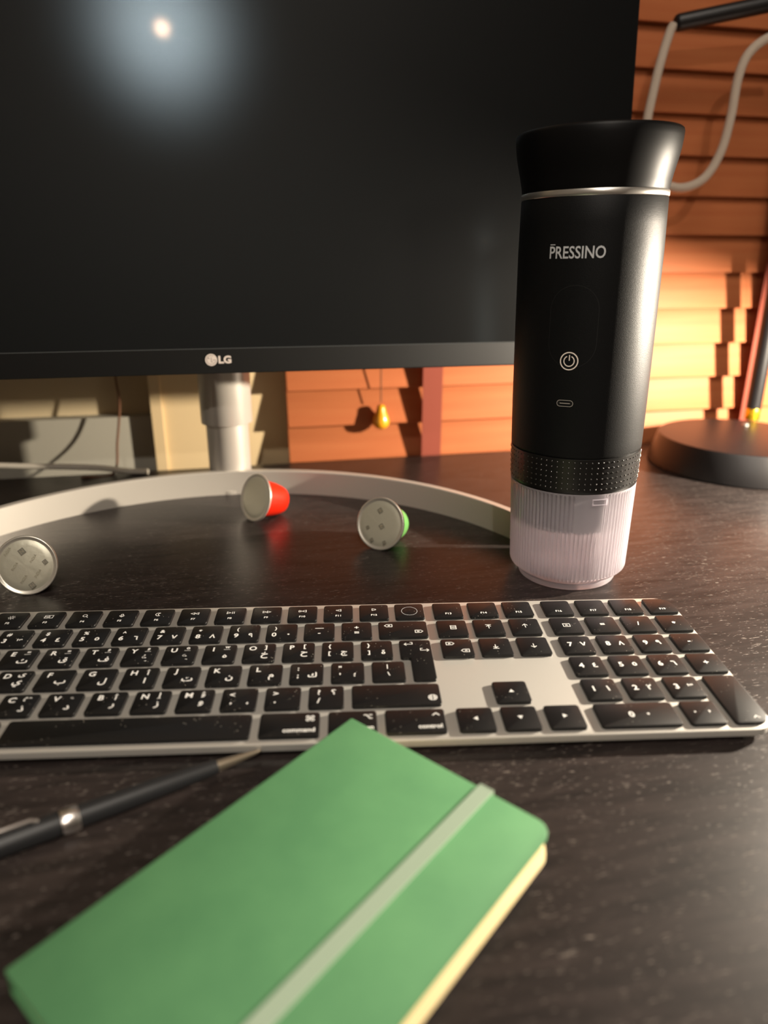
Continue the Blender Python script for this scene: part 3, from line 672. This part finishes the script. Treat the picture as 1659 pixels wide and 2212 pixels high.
# stand: arc-shaped foot and telescopic column
AC = V((158, 9, 0)); am = MB(); n = 90; hh = 20.0; ri, ro = 220.5, 227.0
vs = []
for i in range(n + 1):
    a = math.radians(98.4 + 72 - 144 * i / n)
    for (r_, z_) in ((ri, 0.0), (ri, hh - .6), (ri + .6, hh), (ro - .8, hh), (ro, hh - .8), (ro, 0.0)):
        vs.append(toM(AC + V((r_ * math.cos(a), r_ * math.sin(a), z_))))
fs = []
for i in range(n):
    for k in range(6):
        j = (k + 1) % 6; fs.append((i * 6 + k, i * 6 + j, (i + 1) * 6 + j, (i + 1) * 6 + k))
fs += [tuple(range(6)), tuple(range(n * 6, n * 6 + 6))]
am.add(vs, fs).build('stand_foot', M['stand'], mon, 40)
pl = toM(V((132.0, 247.5, 0)))
MB().lathe([(0, 0), (20, 0), (20, 3), (17.6, 3.5), (17.6, 58), (17, 58.6), (0, 58.6)], 48, c=(pl.x, pl.y)).build('stand_column', M['stand'], mon, 40)
MB().lathe([(0, 58.6), (21.0, 58.6), (21.2, 59.2), (21.2, 330), (20.5, 331), (0, 331)], 48, c=(pl.x, pl.y)).build('column_sleeve', M['stand'], mon, 40)
nk = MB(); nk.box(pl.x - 30, pl.x + 30, p0l.y + 46, pl.y - 10, 250, 310); nk.build('tilt_bracket', M['bezel'], mon, 0)

# ------------------------------------------------------------------ desk lamp
lc = V((613, 300, 0)); lamp = empty('desk_lamp', lc, (0, 0, 0), 'black metal desk lamp with a round base at the right of the desk', 'lamp')
MB().lathe([(0, 0), (82.5, 0), (84, 1), (83.8, 3), (77.5, 26), (76, 27.7), (74, 28), (0, 28)], 96).build('base', M['lamp'], lamp, 30)
pf = V((659, 369, 28)) - lc
MB().lathe([(0, 28), (6.9, 28), (7.2, 28.6), (7.2, 40), (6.5, 41), (0, 41)], 24, c=(pf.x, pf.y)).build('ferrule', M['brass'], lamp, 40)
MB().tube([pf + V((0, 0, 12)), pf + V((0, 0, 385))], 7.4, 24).build('pole', M['lamp'], lamp, 40)
MB().lathe([(0, 28), (3.2, 28), (3.0, 29.5), (0, 30)], 16, c=(pf.x - 20, pf.y - 25)).build('screw', M['silver'], lamp, 40)
tip = V((515, 345, 375)) - lc; dirn = (V((603, 345, 392)) - V((515, 345, 375))).normalized(); elbow = tip + dirn * 262
mp_ = MB().tube([tip - dirn * .0, tip + dirn * 1.2, tip + dirn * 3, elbow], [4.6, 6.0, 6.6, 7.0], 20); mp_.build('arm', M['lamp'], lamp, 40)
MB().lathe([(0, -12), (12, -12), (12, 12), (0, 12)], 24).map(lambda p: V((p.x, p.z, p.y)) + pf + V((0, 0, 375))).build('pivot', M['lamp'], lamp, 40)
hd = LAMP_HEAD - lc; back = hd - LAMP_AXIS * 62
MB().tube([elbow, elbow.lerp(back, .5) + V((0, 0, 14)), back], 5.6, 16).build('forearm', M['lamp'], lamp, 40)
qh = LAMP_AXIS.to_track_quat('Z', 'Y')
sh = MB().lathe([(14, -62), (16, -60), (24, -46), (40, -24), (56, 0), (55, 0), (38.5, -24), (22.5, -45), (14, -58)], 48, closed=True)
sh.map(lambda p: qh @ p + hd); sh.build('shade', M['lamp'], lamp, 40)
bb = MB().lathe([(0, -60), (9, -58), (10, -48), (14, -38), (16, -30), (13, -20), (7, -15), (0, -14)], 24)
bb.map(lambda p: qh @ p + hd); bb.build('bulb', M['bulb'], lamp, 40)
LL = light('lamp_light', 'POINT', LAMP_HEAD - LAMP_AXIS * 4, 44, (1.0, 0.87, 0.70), 0.008)
LL.parent = lamp; LL.matrix_parent_inverse = Matrix.Translation(-lc * S)
def bez(pts, n=14):
    """Catmull-Rom through points"""
    P = [V(p) for p in pts]; P = [P[0] * 2 - P[1]] + P + [P[-1] * 2 - P[-2]]; out = []
    for i in range(1, len(P) - 2):
        for k in range(n):
            t = k / n; a, b, c, d_ = P[i - 1:i + 3]
            out.append(0.5 * ((2 * b) + (-a + c) * t + (2 * a - 5 * b + 4 * c - d_) * t * t + (-a + 3 * b - 3 * c + d_) * t ** 3))
    return out + [P[-2]]
cp = [V(p) - lc for p in [(514.2, 345.0, 374.4), (511.2, 345.0, 367.7), (505.9, 343.0, 347.5), (501.7, 341.0, 324.6), (498.2, 339.0, 295.9), (501.4, 337.0, 272.0), (513.0, 335.0, 254.0), (533.8, 334.0, 247.3), (553.3, 333.0, 254.9), (565.0, 333.0, 275.7), (569.4, 333.0, 302.8), (570.7, 333.0, 332.6), (577.0, 333.0, 351.4), (593.6, 333.0, 363.3), (619.4, 334.0, 367.3)]]
MB().tube(bez(cp, 8), 3.9, 12).build('braided_cord', M['braid'], lamp, 60)

# ------------------------------------------------------------------ notebook
A = V((233.2, -103.8, 15.1)); az = -0.753; slope = 0.039
ex = V((math.cos(az), math.sin(az), math.sin(az) * slope)).normalized(); ey0 = V((math.sin(az), -math.cos(az), 0)); ey0.z = ey0.y * slope; ey = (ey0 - ex * ey0.dot(ex)).normalized(); ez = ex.cross(ey) * -1
if ez.z < 0: ez = -ez
nbm = Matrix((ex, ey, ez)).transposed().to_4x4(); Dn = A + ez * -9.0
note = empty('notebook', Dn, (0, 0, 0), 'green hardcover notebook with elastic band lying in front of the keyboard', 'notebook')
note.rotation_euler = nbm.to_3x3().to_euler() if nbm.to_3x3().determinant() > 0 else (0, 0, 0)
flip = nbm.to_3x3().determinant() < 0
def NB(p):                        # notebook coords: x along top edge, y down the page, z up; thicker at the fore edge
    p = V((p.x, p.y, p.z * (9.0 + 2.6 * p.x / 90) / 9.6))
    return (ex * p.x + ey * p.y + ez * p.z) if flip else V(p)
NW, NH = 90.6, 138.0
def nbuild(mb, name, mt, sm=30, parent=note): mb.map(NB); return mb.build(name, mt, parent, sm)
nbuild(MB().prism(rrect(0, NW, 0, NH, [5.5, .8, .8, .8][:0] or [.8, 5.5, .8, 5.5][:0] or [7, 1, 1, 7][:0] or 0.01, 1) if False else [(x, NH - y) for x, y in rrect(0, NW, 0, NH, [6, 6, .6, .6], 8)][::-1], 8.2, 9.6, .5), 'front_cover', M['cover'])
nbuild(MB().prism([(x, NH - y) for x, y in rrect(0, NW, 0, NH, [6, 6, .6, .6], 8)][::-1], 0, 1.2, .3), 'back_cover', M['cover'])
nbuild(MB().box(-.4, 1.4, .3, NH - .3, .6, 9.0), 'spine', M['cover'])
pgm = MB(); lo = [(x, NH - y) for x, y in rrect(1.4, NW + .4, 1.2, NH - 1.2, [6, 6, .3, .3], 6)][::-1]
npg = len(lo); vs = []; lv = [(-1.6, 8.2), (-1.0, 6.8), (-.2, 4.5), (.2, 2.4), (0.3, 1.2)]
for off, z in lv: vs += [(x + (off if x > 40 else 0), y, z) for x, y in lo]
fs = [tuple(range(npg)), tuple(range((len(lv) - 1) * npg, len(lv) * npg))]
for l in range(len(lv) - 1):
    for i in range(npg): j = (i + 1) % npg; fs.append((l * npg + i, l * npg + j, (l + 1) * npg + j, (l + 1) * npg + i))
nbuild(pgm.add(vs, fs), 'pages', M['page'], 50)
xe = 61.2
el = MB(); el.box(xe, xe + 5.6, -.5, NH + .5, 9.62, 10.3); el.box(xe, xe + 5.6, -.9, -.2, -.2, 10.3); el.box(xe, xe + 5.6, NH + .2, NH + .9, -.2, 10.3)
nbuild(el, 'elastic_band', M['elastic'], 0)

# ------------------------------------------------------------------ pen
tipP = V((196.6, -108.4, 4.2)); endP = V((66.6, -179.4, 4.7)); pd_ = (endP - tipP).normalized()
pen = empty('pen', tipP, V(pd_).to_track_quat('Z', 'Y').to_euler(), 'black ballpoint pen with a silver ring beside the notebook', 'pen')
MB().lathe([(0, 0), (.4, .1), (.7, 1.2), (1.0, 3), (1.8, 12), (2.2, 17.5), (2.2, 18.5), (0, 18.5)], 24).build('tip', M['tip'], pen, 50)
MB().lathe([(0, 18.5), (2.6, 18.5), (2.85, 20), (3.75, 45), (4.0, 69), (0, 69)], 32).build('barrel', M['pen'], pen, 50)
MB().lathe([(0, 69), (4.1, 69), (4.5, 70.2), (4.5, 73.8), (4.1, 75), (0, 75)], 32).build('ring', M['chrome'], pen, 50)
MB().lathe([(0, 75), (4.1, 75), (4.2, 78), (4.1, 130), (2.8, 134), (0, 134)], 32).build('upper_barrel', M['pen'], pen, 50)
ck = MB(); ck.tube([(0, 4.2, 82), (0, 5.4, 84), (0, 5.4, 122), (0, 4, 125)], .8, 8); ck.build('clip', M['chrome'], pen, 50)

# ------------------------------------------------------------------ cables behind the monitor
cab = MB(); cab.tube(bez([W(-260, -14, 3), W(-120, -14, 17), W(-88, -14, 17), W(-55, -16, 15), W(-20, -18, 13), W(8, -14, 9), W(30, -8, 3), W(48, -12, 2.6)], 8), 2.6, 10)
tag(cab.build('power_cable', M['white'], None, 60), 'white cable running along the back edge of the desk', 'cable')
cb2 = MB(); cb2.tube(bez([W(24, 30, 700), W(24, 30, 200), W(24, 28, 92), W(25, 26, 60), W(20, 18, 25), W(17, -6, 1.2), W(-10, -14, 1.2)], 8), 1.1, 8)
tag(cb2.build('thin_cord', M['cord'], None, 60), 'thin brown cord hanging down the wall behind the monitor', 'cord')

# ------------------------------------------------------------------ ceiling lamp seen as a glow in the screen
nrm = V((math.sin(psi) * math.cos(tau), -math.cos(psi) * math.cos(tau), math.sin(tau)))
RM = Matrix(R)
vd = (RM.transposed() @ V(((350 - 829.5) / 1532.73, (60 - 1106) / 1532.73, 1))).normalized()
hit = CAMP + vd * ((P0 - CAMP).dot(nrm) / vd.dot(nrm)); rd = (vd - nrm * 2 * vd.dot(nrm)).normalized()
tt = min((1700 - hit.z) / rd.z if rd.z > 0.05 else 1e9, 1700)
lpos = hit + rd * tt
cl = empty('ceiling_lamp', lpos + V((0, 0, 0)), (0, 0, 0), 'round ceiling lamp hanging behind the camera', 'ceiling lamp')
MB().lathe([(0, -9), (5, -8.3), (8.3, -4), (9, 0), (8.3, 4), (5, 9), (4, 26), (0, 26)], 32).build('globe', emis('lamp_globe', (1.0, 0.80, 0.60), 60), cl, 60)
MB().tube([(0, 0, 24), (0, 0, 1800 - lpos.z)], 3, 8).build('cord', M['lamp'], cl, 60)
pl_ = light('ceiling_lamp_light', 'POINT', lpos, 45.0, (1.0, 0.90, 0.80), 0.012)
